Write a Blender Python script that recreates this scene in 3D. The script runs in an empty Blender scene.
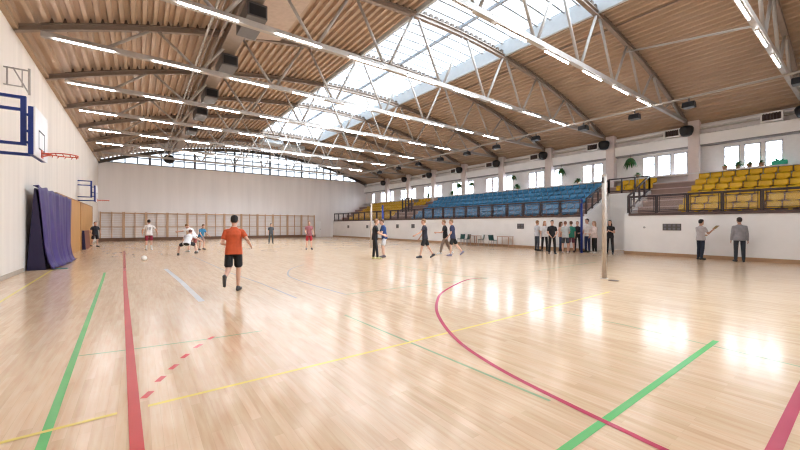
import bpy, bmesh, math, random
from mathutils import Vector, Matrix, Euler
random.seed(4)
PI = math.pi
S = bpy.context.scene
C = S.collection
R = math.radians

# ------------------------------------------------------------------ materials
def nodes_of(name):
    m = bpy.data.materials.new(name)
    m.use_nodes = True
    nt = m.node_tree
    return m, nt, nt.nodes['Principled BSDF']

def mat(name, col, rough=0.6, metal=0.0, spec=0.4, var=0.08, scale=6.0, emit=None, bump=0.0, stretch=(1, 1, 1)):
    m, nt, b = nodes_of(name)
    b.inputs['Roughness'].default_value = rough
    b.inputs['Metallic'].default_value = metal
    b.inputs['Specular IOR Level'].default_value = spec
    tc = nt.nodes.new('ShaderNodeTexCoord')
    mp = nt.nodes.new('ShaderNodeMapping'); mp.inputs['Scale'].default_value = stretch
    nz = nt.nodes.new('ShaderNodeTexNoise'); nz.inputs['Scale'].default_value = scale; nz.inputs['Detail'].default_value = 4
    nt.links.new(tc.outputs['Object'], mp.inputs[0]); nt.links.new(mp.outputs[0], nz.inputs['Vector'])
    cr = nt.nodes.new('ShaderNodeValToRGB')
    c = cr.color_ramp
    c.elements[0].position = .3; c.elements[1].position = .7
    c.elements[0].color = (*[max(0, v * (1 - var)) for v in col], 1)
    c.elements[1].color = (*[min(1, v * (1 + var)) for v in col], 1)
    nt.links.new(nz.outputs['Fac'], cr.inputs[0]); nt.links.new(cr.outputs[0], b.inputs['Base Color'])
    if bump:
        bp = nt.nodes.new('ShaderNodeBump'); bp.inputs['Strength'].default_value = bump
        nt.links.new(nz.outputs['Fac'], bp.inputs['Height']); nt.links.new(bp.outputs[0], b.inputs['Normal'])
    if emit:
        b.inputs['Emission Color'].default_value = (*emit[0], 1); b.inputs['Emission Strength'].default_value = emit[1]
    return m

def floor_mat():
    m, nt, b = nodes_of('sports_parquet')
    L = nt.links.new; N = nt.nodes.new
    tc = N('ShaderNodeTexCoord'); mp = N('ShaderNodeMapping'); mp.inputs['Rotation'].default_value = (0, 0, R(90))
    L(tc.outputs['Object'], mp.inputs[0])
    br = N('ShaderNodeTexBrick'); br.offset = .37; br.squash = 1
    br.inputs['Scale'].default_value = 1; br.inputs['Brick Width'].default_value = .85; br.inputs['Row Height'].default_value = .07
    br.inputs['Mortar Size'].default_value = .001; br.inputs['Mortar Smooth'].default_value = .3
    br.inputs['Color1'].default_value = (.78, .56, .365, 1); br.inputs['Color2'].default_value = (.66, .45, .275, 1)
    br.inputs['Mortar'].default_value = (.62, .43, .27, 1)
    br.inputs['Bias'].default_value = -.25
    L(mp.outputs[0], br.inputs['Vector'])
    mp2 = N('ShaderNodeMapping'); mp2.inputs['Scale'].default_value = (9, .7, 1)
    L(tc.outputs['Object'], mp2.inputs[0])
    nz = N('ShaderNodeTexNoise'); nz.inputs['Scale'].default_value = 3; nz.inputs['Detail'].default_value = 6
    L(mp2.outputs[0], nz.inputs['Vector'])
    mx = N('ShaderNodeMix'); mx.data_type = 'RGBA'; mx.blend_type = 'OVERLAY'; mx.inputs[0].default_value = .35
    L(br.outputs['Color'], mx.inputs[6]); L(nz.outputs['Fac'], mx.inputs[7])
    L(mx.outputs[2], b.inputs['Base Color'])
    nr = N('ShaderNodeTexNoise'); nr.inputs['Scale'].default_value = .8; nr.inputs['Detail'].default_value = 3
    L(tc.outputs['Object'], nr.inputs['Vector'])
    mr = N('ShaderNodeMapRange'); mr.inputs[3].default_value = .17; mr.inputs[4].default_value = .24
    L(nr.outputs['Fac'], mr.inputs[0]); L(mr.outputs[0], b.inputs['Roughness'])
    b.inputs['Specular IOR Level'].default_value = .5
    b.inputs['Coat Weight'].default_value = .3; b.inputs['Coat Roughness'].default_value = .13
    return m

def wood_mat(name, c1, c2, axis='Z', scale=1.5, rough=.45):
    m, nt, b = nodes_of(name); L = nt.links.new; N = nt.nodes.new
    tc = N('ShaderNodeTexCoord'); mp = N('ShaderNodeMapping')
    mp.inputs['Scale'].default_value = (8, 8, .6) if axis == 'Z' else (8, .6, 8)
    L(tc.outputs['Object'], mp.inputs[0])
    nz = N('ShaderNodeTexNoise'); nz.inputs['Scale'].default_value = scale; nz.inputs['Detail'].default_value = 6
    L(mp.outputs[0], nz.inputs['Vector'])
    cr = N('ShaderNodeValToRGB'); cr.color_ramp.elements[0].color = (*c1, 1); cr.color_ramp.elements[1].color = (*c2, 1)
    cr.color_ramp.elements[0].position = .3; cr.color_ramp.elements[1].position = .7
    L(nz.outputs['Fac'], cr.inputs[0]); L(cr.outputs[0], b.inputs['Base Color'])
    b.inputs['Roughness'].default_value = rough
    return m

def pane_mat(name, tint=(1, 1, 1), milky=0.0, gloss=.06):
    m = bpy.data.materials.new(name); m.use_nodes = True
    nt = m.node_tree; nt.nodes.clear(); N = nt.nodes.new; L = nt.links.new
    out = N('ShaderNodeOutputMaterial'); tr = N('ShaderNodeBsdfTransparent'); tr.inputs[0].default_value = (*tint, 1)
    gl = N('ShaderNodeBsdfGlossy'); gl.inputs['Roughness'].default_value = .05
    mx = N('ShaderNodeMixShader'); mx.inputs[0].default_value = gloss
    L(tr.outputs[0], mx.inputs[1]); L(gl.outputs[0], mx.inputs[2])
    last = mx
    if milky:
        df = N('ShaderNodeBsdfDiffuse'); df.inputs[0].default_value = (.85, .83, .83, 1)
        m2 = N('ShaderNodeMixShader'); m2.inputs[0].default_value = milky
        L(mx.outputs[0], m2.inputs[1]); L(df.outputs[0], m2.inputs[2]); last = m2
    L(last.outputs[0], out.inputs[0])
    return m

def emis(name, col, st):
    m, nt, b = nodes_of(name)
    b.inputs['Base Color'].default_value = (.8, .8, .8, 1)
    b.inputs['Emission Color'].default_value = (*col, 1); b.inputs['Emission Strength'].default_value = st
    return m

FLOOR = floor_mat()
WALLW = mat('white_plaster', (.90, .895, .89), .55, var=.03, scale=1.5)
WALLL = mat('pale_wall_panels', (.86, .80, .73), .7, var=.06, scale=1.2, stretch=(1, 2.2, .12))
WALLF = mat('beige_gable_wall', (.82, .79, .78), .8, var=.05, scale=1.0, stretch=(1.6, 1, .12))
WALLS = mat('upper_stand_wall', (.84, .82, .82), .75, var=.03)
DECK = mat('tan_steel_deck', (.45, .325, .23), .55, var=.06, scale=.6)
STEEL = mat('painted_truss_steel', (.40, .37, .34), .45, var=.05)
STEELD = mat('brown_grey_steel', (.27, .21, .17), .5, var=.08)
RIBSHADE = mat('rib_shade', (.09, .065, .05), .7)  # shade inside the deck ribs, put into the colour
DARKB = mat('dark_brown_rail_paint', (.045, .032, .035), .4, var=.1)
FASCIA = mat('brown_fascia', (.10, .065, .06), .5)
GREYW = mat('skylight_kerb', (.56, .60, .63), .5, var=.03)
GREYB = mat('glazing_bar_grey', (.33, .36, .40), .4)
CONC = mat('pinkish_tread_concrete', (.34, .23, .20), .8, var=.1, scale=3)
CONCT = mat('tread_nosing', (.60, .46, .41), .7, var=.08, scale=3)
CONCF = mat('stand_underside', (.5, .42, .38), .8)
BROWNB = mat('brown_baseboard', (.42, .26, .15), .5)
DBROWN = mat('dark_bench_brown', (.16, .085, .05), .5)
BLUESEAT = mat('blue_seat_plastic', (.07, .28, .52), .35, var=.12, scale=2)
YELSEAT = mat('yellow_seat_plastic', (.78, .47, .02), .35, var=.08, scale=2)
BLUEP = mat('deep_blue_paint', (.012, .035, .22), .35)
WHITEP = mat('white_board', (.85, .86, .88), .35, var=.02)
REDP = mat('red_orange_paint', (.60, .09, .04), .4)
BLACK = mat('black_housing', (.012, .012, .014), .5)
DGREY = mat('dark_grey_metal', (.10, .09, .085), .5)
PURPLE = mat('purple_cover_cloth', (.062, .038, .17), .42, var=.18, scale=3, bump=.15)
DARKMAT = mat('dark_mat_end', (.018, .012, .05), .5)  # near-black paints in the shade on the covered stack's end
ORWOOD = wood_mat('orange_wood_panel', (.52, .25, .07), (.66, .36, .12))
BARWOOD = wood_mat('wall_bar_wood', (.50, .32, .19), (.60, .40, .26))
RUNGW = wood_mat('pale_rung_wood', (.60, .47, .37), (.68, .55, .44), 'Y')
MAROON = mat('red_brown_mat', (.22, .07, .045), .5)
GREENL = mat('plant_leaf_green', (.03, .13, .035), .5, var=.35, scale=12)
EMER = mat('emerald_planter', (.03, .48, .30), .4)
TERRA = mat('clay_pot', (.35, .2, .12), .7)
GREENCH = mat('dark_green_chair_shell', (.008, .06, .055), .4)
CHROME = mat('grey_chair_tube', (.35, .35, .36), .3, metal=.8)
TABLEW = mat('table_wood', (.42, .25, .17), .5)
GREYD = mat('galvanised_duct', (.52, .50, .48), .4, metal=.3)
CREAMP = mat('cream_post_paint', (.48, .41, .35), .4)
PANEW = pane_mat('window_glass', (.97, .985, 1))
PANES = pane_mat('skylight_polycarbonate', (.52, .54, .555), milky=.02, gloss=.03)
PANER = pane_mat('railing_acrylic', (.97, .96, .96), milky=.035, gloss=.03)
LAMP = emis('lamp_tube_glow', (.98, .98, 1.0), 30.0)

# ------------------------------------------------------------------ mesh builder
class MB:
    def __init__(s): s.v = []; s.f = []
    def add(s, vs, fs):
        o = len(s.v); s.v += [tuple(v) for v in vs]; s.f += [tuple(o + i for i in f) for f in fs]; return s
    def box(s, x0, x1, y0, y1, z0, z1):
        return s.add([(x0, y0, z0), (x1, y0, z0), (x1, y1, z0), (x0, y1, z0), (x0, y0, z1), (x1, y0, z1), (x1, y1, z1), (x0, y1, z1)],
                     [(0, 3, 2, 1), (4, 5, 6, 7), (0, 1, 5, 4), (1, 2, 6, 5), (2, 3, 7, 6), (3, 0, 4, 7)])
    def bar(s, a, b, w, h=None, up=(0, 0, 1)):
        h = h or w; a = Vector(a); b = Vector(b); d = (b - a).normalized(); u = Vector(up)
        if abs(d.dot(u)) > .97: u = Vector((0, 1, 0))
        r = d.cross(u).normalized() * w / 2; u = r.cross(d).normalized() * h / 2
        vs = [p + i * r + j * u for p in (a, b) for i, j in ((-1, -1), (1, -1), (1, 1), (-1, 1))]
        return s.add(vs, [(0, 1, 2, 3), (7, 6, 5, 4), (0, 4, 5, 1), (1, 5, 6, 2), (2, 6, 7, 3), (3, 7, 4, 0)])
    def tube(s, pts, r, n=10, closed=False, r2=None):
        pts = [Vector(p) for p in pts]; k = len(pts); vs = []; fs = []
        for i, p in enumerate(pts):
            if closed: d = pts[(i + 1) % k] - pts[i - 1]
            else: d = pts[min(i + 1, k - 1)] - pts[max(i - 1, 0)]
            d.normalize(); u = Vector((0, 0, 1)) if abs(d.z) < .9 else Vector((0, 1, 0))
            a = d.cross(u).normalized(); b = a.cross(d)
            rr = r if r2 is None else r + (r2 - r) * i / (k - 1)
            vs += [p + rr * (math.cos(t) * a + math.sin(t) * b) for t in (2 * PI * j / n for j in range(n))]
        m = k if closed else k - 1
        for i in range(m):
            for j in range(n):
                q = (i + 1) % k
                fs.append((i * n + j, i * n + (j + 1) % n, q * n + (j + 1) % n, q * n + j))
        if not closed:
            fs.append(tuple(range(n))); fs.append(tuple((k - 1) * n + j for j in reversed(range(n))))
        return s.add(vs, fs)
    def lathe(s, prof, c=(0, 0, 0), n=16):
        vs = []; fs = []; k = len(prof)
        for r, z in prof:
            vs += [(c[0] + r * math.cos(2 * PI * j / n), c[1] + r * math.sin(2 * PI * j / n), c[2] + z) for j in range(n)]
        for i in range(k - 1):
            for j in range(n): fs.append((i * n + j, i * n + (j + 1) % n, (i + 1) * n + (j + 1) % n, (i + 1) * n + j))
        fs.append(tuple(reversed(range(n)))); fs.append(tuple((k - 1) * n + j for j in range(n)))
        return s.add(vs, fs)
    def prism(s, poly, axis, a, b):
        """poly: 2-D outline in the two other axes, extruded along axis (0,1,2) from a to b"""
        n = len(poly)
        def P(u, v, w):
            return [(w, u, v), (u, w, v), (u, v, w)][axis]
        vs = [P(u, v, a) for u, v in poly] + [P(u, v, b) for u, v in poly]
        fs = [tuple(range(n)), tuple(reversed(range(n, 2 * n)))] + [(i, i + n, (i + 1) % n + n, (i + 1) % n) for i in range(n)]
        return s.add(vs, fs)
    def sphere(s, c, rx, ry=None, rz=None, n=12, m=8):
        ry = ry or rx; rz = rz or rx; vs = [(c[0], c[1], c[2] - rz)]; fs = []
        for i in range(1, m):
            t = -PI / 2 + PI * i / m
            vs += [(c[0] + rx * math.cos(t) * math.cos(2 * PI * j / n), c[1] + ry * math.cos(t) * math.sin(2 * PI * j / n), c[2] + rz * math.sin(t)) for j in range(n)]
        vs.append((c[0], c[1], c[2] + rz)); top = len(vs) - 1
        for j in range(n):
            fs.append((0, 1 + (j + 1) % n, 1 + j)); fs.append((top, 1 + (m - 2) * n + j, 1 + (m - 2) * n + (j + 1) % n))
        for i in range(m - 2):
            for j in range(n): fs.append((1 + i * n + j, 1 + i * n + (j + 1) % n, 1 + (i + 1) * n + (j + 1) % n, 1 + (i + 1) * n + j))
        return s.add(vs, fs)
    def mesh(s, name, off=(0, 0, 0), smooth=False, fix=True):
        me = bpy.data.meshes.new(name)
        me.from_pydata([(x - off[0], y - off[1], z - off[2]) for x, y, z in s.v], [], s.f)
        if fix:
            bm = bmesh.new(); bm.from_mesh(me); bmesh.ops.recalc_face_normals(bm, faces=bm.faces); bm.to_mesh(me); bm.free()
        if smooth:
            for p in me.polygons: p.use_smooth = True
        return me

def wloc(o):
    v = Vector((0, 0, 0))
    while o is not None: v += o.location; o = o.parent
    return v

def tag(o, label=None, cat=None, group=None, kind=None):
    if label: o['label'] = label
    if cat: o['category'] = cat
    if group: o['group'] = group
    if kind: o['kind'] = kind
    return o

def obj(name, mb, m, parent=None, loc=None, smooth=False, world=True, bevel=0.0, fix=True):
    """one mesh object; with world=True the builder holds world coordinates"""
    loc = Vector(loc) if loc is not None else Vector((0, 0, 0))
    base = wloc(parent) if parent is not None else Vector((0, 0, 0))
    me = mb.mesh(name, tuple(base + loc) if world else (0, 0, 0), smooth, fix)
    o = bpy.data.objects.new(name, me); C.objects.link(o); o.location = loc
    me.materials.append(m)
    if parent is not None: o.parent = parent
    if bevel:
        bv = o.modifiers.new('edge', 'BEVEL'); bv.width = bevel; bv.segments = 2; bv.limit_method = 'ANGLE'
    return o

def thing(name, label, cat, loc=(0, 0, 0), rz=0, group=None, kind=None):
    o = bpy.data.objects.new(name, None); C.objects.link(o); o.location = loc; o.rotation_euler.z = rz
    return tag(o, label, cat, group, kind)

def copy_tree(o, parent=None):
    c = o.copy(); C.objects.link(c); c.parent = parent
    for ch in list(o.children): copy_tree(ch, c)
    return c

def struct(name, mb, m, parent=None, label=None, **k):
    o = obj(name, mb, m, parent, **k)
    if parent is None: o['kind'] = 'structure'
    if label: o['label'] = label
    return o

# ------------------------------------------------------------------ hall dimensions
XL, XR, YF, YB = -3.0, 20.3, 42.2, -8.0
XS = 25.3                                    # back wall of the stand
def roofz(x): return 9.9 - .0131 * (x - 10.8) ** 2
TY = {i: 10.8 + 4.33 * (i - 1) for i in range(-1, 8)}
OPEN = [(7.9, 9.9)]            # stair recesses in the stand
SKX0, SKX1, SKY1 = 8.85, 14.2, 32.4

# ------------------------------------------------------------------ floor and court lines
fl = struct('floor', MB().box(XL - .2, XS + .2, YB - .2, YF + .2, -.2, 0), FLOOR)
def strip(pts, w, z):
    mb = MB(); pts = [Vector((*p, 0)) for p in pts]; vs = []; k = len(pts)
    for i, p in enumerate(pts):
        d = (pts[min(i + 1, k - 1)] - pts[max(i - 1, 0)]).normalized(); n = Vector((-d.y, d.x, 0)) * w / 2
        vs += [(p.x + n.x, p.y + n.y, z), (p.x - n.x, p.y - n.y, z)]
    fs = [(2 * i, 2 * i + 1, 2 * i + 3, 2 * i + 2) for i in range(k - 1)]
    return mb.add(vs, fs)
def smooth_path(p, n=6):
    out = []
    for i in range(len(p) - 1):
        a, b, c, d = (Vector(p[max(i - 1, 0)]), Vector(p[i]), Vector(p[i + 1]), Vector(p[min(i + 2, len(p) - 1)]))
        for k in range(n):
            t = k / n
            out.append(tuple(.5 * ((2 * b) + (c - a) * t + (2 * a - 5 * b + 4 * c - d) * t * t + (3 * b - a - 3 * c + d) * t ** 3)))
    return out + [tuple(p[-1])]
def pmat(n, c): 
    m = mat(n, c, .22, var=.05, scale=3, spec=.5); return m
LRED = pmat('red_line_paint', (.62, .075, .075)); LCRIM = pmat('crimson_line_paint', (.50, .055, .11))
LGRN = pmat('green_line_paint', (.13, .50, .16)); LGRN2 = pmat('faded_green_line_paint', (.30, .42, .24))
LYEL = pmat('yellow_line_paint', (.85, .68, .18)); LGRY = pmat('grey_line_paint', (.38, .36, .33)); LWHT = pmat('pale_blue_line_paint', (.72, .74, .76))
def line(pts, w, m, z, label, sm=False):
    o = obj('court_line', strip(smooth_path(pts) if sm else pts, w, z), m, fl, fix=False); o['label'] = label
    return o
line([(-.69, 26), (-.31, 12.2), (-.01, 2.94), (.08, .2), (.3, -6)], .08, LRED, .0030, 'red straight line')
line([(-.87, 14.5), (-.8, 12.6), (-.53, 3.3), (-.4, -1), (-.25, -6)], .06, LGRN, .0024, 'green straight line beside the red line')
line([(-2.4, 3.56), (-.14, 3.60)], .04, LYEL, .0036, 'yellow line left of the red line')
line([(.06, 3.60), (2.63, 3.57), (4.59, 3.57), (8.5, 3.6)], .04, LYEL, .0018, 'yellow line right of the red line')
for p, q in (((.03, 3.78), (.09, 3.90)), ((.14, 4.10), (.20, 4.22)), ((.26, 4.37), (.33, 4.49)), ((.39, 4.66), (.46, 4.78)), ((.55, 4.96), (.63, 5.07)), ((.73, 5.22), (.81, 5.31))):
    line([p, q], .055, LRED, .0018, 'red dash of a dashed arc')
line([(-.56, 5.45), (-.15, 5.37), (.69, 5.25), (1.4, 5.2)], .035, LGRN2, .0012, 'thin pale green line')
line([(7.93, 6.6), (7.5, 6.74), (7.0, 6.62), (6.06, 6.15), (5.28, 5.67), (4.67, 5.12), (4.18, 4.59), (3.8, 4.07), (3.48, 3.55), (3.24, 3.06), (3.09, 2.61), (2.99, 2.21), (2.93, 1.84), (2.89, 1.54), (2.86, 1.28), (2.84, 1.07), (2.82, .87), (2.80, .3), (2.8, -2)], .055, LCRIM, .0030, 'crimson curved line', True)
line([(2.0, 1.25), (6.01, 1.26)], .062, LGRN, .0024, 'green cross line by the crimson curve')
line([(3.0, .42), (9.0, .43)], .075, LCRIM, .0022, 'crimson cross line')
line([(2.76, 5.3), (2.79, 3.3), (2.82, 1.67)], .035, LGRN2, .0014, 'thin green line meeting the crimson curve')
line([(5.03, 12.95), (4.17, 11.92), (3.61, 10.58), (3.49, 9.65), (3.50, 8.25), (3.57, 7.07), (3.60, 6.84)], .05, LGRY, .0014, 'grey curved line', True)
line([(3.6, 6.84), (5.4, 6.8), (7.9, 6.56)], .05, LGRN2, .0011, 'greyish green cross line')
line([(2.06, 19.8), (2.3, 12), (2.52, 9.5), (2.6, 7.1)], .045, LGRY, .0014, 'thin grey line by the runner')
line([(.73, 14.5), (.9, 11), (.99, 7.9)], .11, LWHT, .0014, 'pale wide line')
line([(8.0, 11.5), (7.6, 9.3), (7.55, 7.6), (7.97, 6.56)], .05, LGRN2, .0014, 'thin green curve', True)
line([(10.2, 6.67), (14.9, 6.82)], .05, LGRN2, .0014, 'thin green line near the cream post')
line([(5.85, 3.3), (5.86, 2.3), (5.62, .4)], .03, LGRN2, .0012, 'short thin green line')
line([(-2.1, 6), (-2.18, 10.2), (-2.33, 16.4)], .05, LYEL, .0018, 'yellow line along the wall')

# ------------------------------------------------------------------ walls
struct('wall_left', MB().box(XL - .2, XL, YB, YF, 0, 7.75), WALLL)
struct('wall_far', MB().box(XL - .2, XS + .2, YF, YF + .2, 0, 7.3).box(23.9, XS + .2, YF, YF + .2, 7.3, 7.9), WALLF)
struct('wall_back', MB().box(XL - .2, XS + .2, YB - .2, YB, 0, 10.2), WALLL)
RX, RZ = 23.4, 3.42                          # back of the stair recess
wr = MB()
for a, b in ((YB, OPEN[0][0]), (OPEN[0][1], YF)): wr.box(XR, XR + .2, a, b, 0, 2.0)
for a, b in OPEN:
    wr.box(RX, RX + .12, a - .15, b + .15, 0, RZ)
    for y in (a - .15, b): wr.prism([(XR + .21, 0), (RX - .005, 0), (RX - .005, RZ), (XR + .21, 2.06)], 1, y + .002, y + .148)
struct('wall_right', wr, WALLW)
bl = MB().box(XL, XL + .03, YB, 16.3, 0, .12).box(XL, XL + .03, 35.0, YF, 0, .12)
struct('baseboard_left', bl, mat('grey_beige_baseboard', (.50, .42, .34), .6))
bb = MB()
for a, b in ((YB, OPEN[0][0] - .001), (OPEN[0][1] + .001, YF)): bb.box(XR - .03, XR, a, b, 0, .16)
struct('baseboard_right', bb, BROWNB)
struct('baseboard_far', MB().box(XL + .03, 17.85, YF - .12, YF, 0, .30), DBROWN)

# stand: treads
gs = MB(); XT = [20.95 + .65 * i for i in range(7)]; ZT = [2.11 + .36 * i for i in range(6)]
segs = [(YB, OPEN[0][0] - .16), (OPEN[0][1] + .16, YF)]
for a, b in segs:
    gs.box(XR + .2, XT[0], a, b, 1.8, 2.0)
    for i in range(4): gs.box(XT[i] + .03, XT[i + 1] + .03, a, b, 1.8, ZT[i] - .05)
for i in (4, 5): gs.box(XT[i] + .03, XT[i + 1] + .03 if i < 5 else XS, YB, YF, 1.8, ZT[i] - .05)
nos = []
for i in range(6):
    for a, b in (segs if i < 4 else [(YB, YF)]): nos.append((XT[i], XT[i + 1] + .03 if i < 5 else XS, a, b, ZT[i] - .05, ZT[i]))
stand = struct('grandstand', gs, CONC, label='stepped concrete spectator stand')
for q in nos: obj('tread', MB().box(*q), CONCT, stand)

# stand back wall with windows
WZ0, WZ1 = 4.45, 5.70
bays = []
for i in range(-3, 8): bays.append(10.8 + 4.33 * (i - 1))
win = {}
for i, y0 in enumerate(bays):
    if abs(y0 - 2.14) < .1: win[i] = [(2.81, 3.43), (3.58, 4.2), (4.36, 4.98)]
    elif abs(y0 - 6.47) < .1: win[i] = [(6.55, 7.19), (7.34, 7.99), (8.14, 8.78)]
    else: win[i] = [(y0 + .35, y0 + .95), (y0 + 1.05, y0 + 1.68), (y0 + 3.2, y0 + 3.75)]
ww = MB(); ww.box(XS, XS + .2, YB, YF, 1.8, WZ0); ww.box(XS, XS + .2, YB, YF, WZ1, 7.5)
ys = sorted(p for w in win.values() for p in w if p[1] < YF - .2); prev = YB
for a, b in ys:
    if a > prev: ww.box(XS, XS + .2, prev, a, WZ0, WZ1)
    prev = b
ww.box(XS, XS + .2, prev, YF, WZ0, WZ1)
struct('wall_stand', ww, WALLS)
FRAMEW = mat('white_window_frame', (.55, .56, .6), .4)
for n, (a, b) in enumerate(ys):
    fm = MB()
    for y in (a, b - .04): fm.box(XS - .02, XS + .1, y, y + .04, WZ0, WZ1)
    for z in (WZ0, WZ1 - .05, WZ0 + .72): fm.box(XS - .02, XS + .1, a, b, z, z + (.05 if z != WZ0 + .72 else .025))
    w = struct('window_%d' % (n + 3), fm, FRAMEW)
    obj('pane', MB().box(XS + .05, XS + .06, a + .03, b - .03, WZ0 + .03, WZ1 - .03), PANEW, w)
# white bulkhead over the windows and the dark strip under it
struct('trim_1', MB().prism([(XS, 5.95), (25.0, 5.95), (24.88, 6.5), (XS, 6.62)], 1, YB, YF), WALLW, label='white bulkhead over the stand windows')
struct('trim_2', MB().box(25.02, XS, YB, YF, 5.86, 5.95), mat('grey_sill_strip', (.25, .24, .25), .5), label='dark strip under the bulkhead')
# columns
for k in list(range(-1, 8)):
    y = TY[k]
    o = struct('column', MB().box(24.74, 25.18, y - .56, y - .08, ZT[5], 7.28), mat('column_plaster', (.80, .72, .70), .7, var=.03) if k == -1 else bpy.data.materials['column_plaster'])

# ------------------------------------------------------------------ roof
def deck_profile(x0, x1):
    p = []; x = x0
    while x < x1 - 1e-6:
        for dx, h in ((0, 0), (.10, 0), (.135, .13), (.265, .13)):
            if x + dx < x1: p.append((x + dx, roofz(x + dx) + h))
        x += .30
    p.append((x1, roofz(x1))); return p
dk = MB()
def deck(x0, x1, y0, y1):
    p = deck_profile(x0, x1); n = len(p)
    dk.add([(x, y0, z) for x, z in p] + [(x, y1, z) for x, z in p], [(i, i + 1, n + i + 1, n + i) for i in range(n - 1)])
deck(XL - .2, SKX0, YB - .2, YF + .2); deck(SKX1, XS + .2, YB - .2, YF + .2); deck(SKX0, SKX1, SKY1, YF + .2)
ceil = struct('ceiling', dk, DECK, label='arched tan steel deck roof', fix=False)
# skylight
sz = roofz(SKX1)
kb = MB()
GZ = .55
def gz(x): return 10.42 - .009 * (x - 11.525) ** 2
kb.box(SKX0 - .12, SKX0, YB, SKY1, roofz(SKX0) - .08, gz(SKX0) + .05)
kb.box(SKX1, SKX1 + .12, YB, SKY1, roofz(SKX1) - .08, gz(SKX1) + .05)
kb.prism([(SKX0, roofz(SKX0) - .06)] + [(x, roofz(x) - .06) for x in (10.2, 11.5, 12.9)] + [(SKX1, roofz(SKX1) - .06), (SKX1, gz(SKX1) + .05), (12.9, gz(12.9)), (11.5, gz(11.5)), (10.2, gz(10.2)), (SKX0, gz(SKX0) + .05)], 1, SKY1, SKY1 + .12)
sky = struct('window_1', kb, GREYW, label='long ribbed skylight along the roof ridge')
gb = MB(); xs = [SKX0 + (SKX1 - SKX0) * i / 8 for i in range(9)]
y = YB + .3
while y < SKY1:
    for a, b in zip(xs, xs[1:]): gb.bar((a, y, gz(a) - .04), (b, y, gz(b) - .04), .075, .09)
    y += .6186
gb.bar((11.55, YB, gz(11.55) - .09), (11.55, SKY1, gz(11.55) - .09), .09, .12)
obj('glazing_bar', gb, GREYB, sky)
pn = MB(); n = len(xs)
pn.add([(x, YB - .2, gz(x)) for x in xs] + [(x, SKY1 + .1, gz(x)) for x in xs], [(i, i + 1, n + i + 1, n + i) for i in range(n - 1)])
obj('pane', pn, PANES, sky, fix=False)
# gable window
gx = [XL + .03 + i * .955 for i in range(29)]; gx = [x for x in gx if x < 23.9] + [23.9]
gf = MB()
gf.box(XL, 23.95, YF + .02, YF + .14, 7.28, 7.38)
for i, x in enumerate(gx):
    t = roofz(x) + .02; w = .20 if i % 4 == 0 else .10
    gf.box(x - w / 2, x + w / 2, YF + .03, YF + .13, 7.3, t)
for z in (7.95, 8.65, 9.35):
    x0 = 10.8 - math.sqrt(max(0, (9.9 - z) / .0131)); x1 = 21.6 - x0
    gf.box(max(x0, XL), min(x1, 23.9), YF + .04, YF + .11, z - .05, z + .05)
gw = struct('window_2', gf, mat('dark_gable_frame', (.10, .11, .14), .5), label='arched gable window with grid of panes')
poly = [(XL, 7.3)] + [(23.9, 7.3)] + [(x, roofz(x) + .05) for x in reversed(gx)]
obj('pane', MB().prism(poly, 1, YF + .075, YF + .085), PANEW, gw)
ga = MB()
axs = [XL + i * (XS - XL) / 40 for i in range(41)]
for a, b in zip(axs, axs[1:]): ga.bar((a, YF - .1, roofz(a) - .16), (b, YF - .1, roofz(b) - .16), .2, .3)
struct('trim_3', ga, DGREY, label='dark arched edge beam over the gable window')
# trim closing the eaves
struct('trim_4', MB().box(XL, XL + .14, YB, YF, 7.28, 7.44), mat('eave_board', (.42, .30, .20), .6), label='boxed eave along the left wall')

# ------------------------------------------------------------------ trusses
ORD = {-1: 'nearest to the camera', 0: 'second from the camera', 1: 'third from the camera', 2: 'fourth from the camera', 3: 'fifth from the camera',
       4: 'sixth from the camera', 5: 'seventh from the camera', 6: 'second from the gable window', 7: 'nearest to the gable window'}
XB = [1.8 + 2.77 * n for n in range(-1, 9)]      # bottom nodes
HB = 7.3
def make_truss():
    t = thing('roof_truss', 'x', 'roof truss', (0, 0, HB), group=None)
    tc = MB(); xs = [-2.96 + i * (24.75 + 2.96) / 44 for i in range(45)]
    for a, b in zip(xs, xs[1:]):
        tc.bar((a, 0, roofz(a) - .04), (b, 0, roofz(b) - .04), .16, .03)
        tc.bar((a, 0, roofz(a) - .21), (b, 0, roofz(b) - .21), .16, .03)
        tc.bar((a, 0, roofz(a) - .125), (b, 0, roofz(b) - .125), .03, .16)
    obj('top_chord', tc, STEELD, t)
    pf = [p for p in deck_profile(-2.4, 24.3)]; fm = MB(); n = len(pf)      # added dark strip, paints the shade in the rib gaps over the chord
    fm.add([(x, sy, z - .004) for sy in (-.07, .07) for x, z in pf] + [(x, sy, roofz(x) - .03) for sy in (-.07, .07) for x, z in pf],
           [q for i in range(n - 1) for q in ((i, i + 1, 2 * n + i + 1, 2 * n + i), (n + i, n + i + 1, 3 * n + i + 1, 3 * n + i), (i, i + 1, n + i + 1, n + i), (2 * n + i, 2 * n + i + 1, 3 * n + i + 1, 3 * n + i))])
    obj('rib_shade_strip', fm, RIBSHADE, t)
    obj('bottom_chord', MB().bar((-2.4, 0, HB), (24.6, 0, HB), .15, .17), STEEL, t)
    for x in XB:
        for d in (-1, 1):
            tx = x + d * 1.25
            if tx < -2.3 or tx > 24.3 or roofz(tx) < HB + .45: continue
            obj('diagonal', MB().tube([(x + d * .06, 0, HB), (tx, 0, roofz(tx) - .2)], .052, 8), STEEL, t, smooth=True)
    return t
tr0 = make_truss(); first = True
for k in range(-1, 8):
    t = tr0 if first else copy_tree(tr0); first = False
    t.location = (0, TY[k], HB); t['label'] = 'arched grey steel roof truss, ' + ORD[k]; t['group'] = 'roof trusses'
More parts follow.
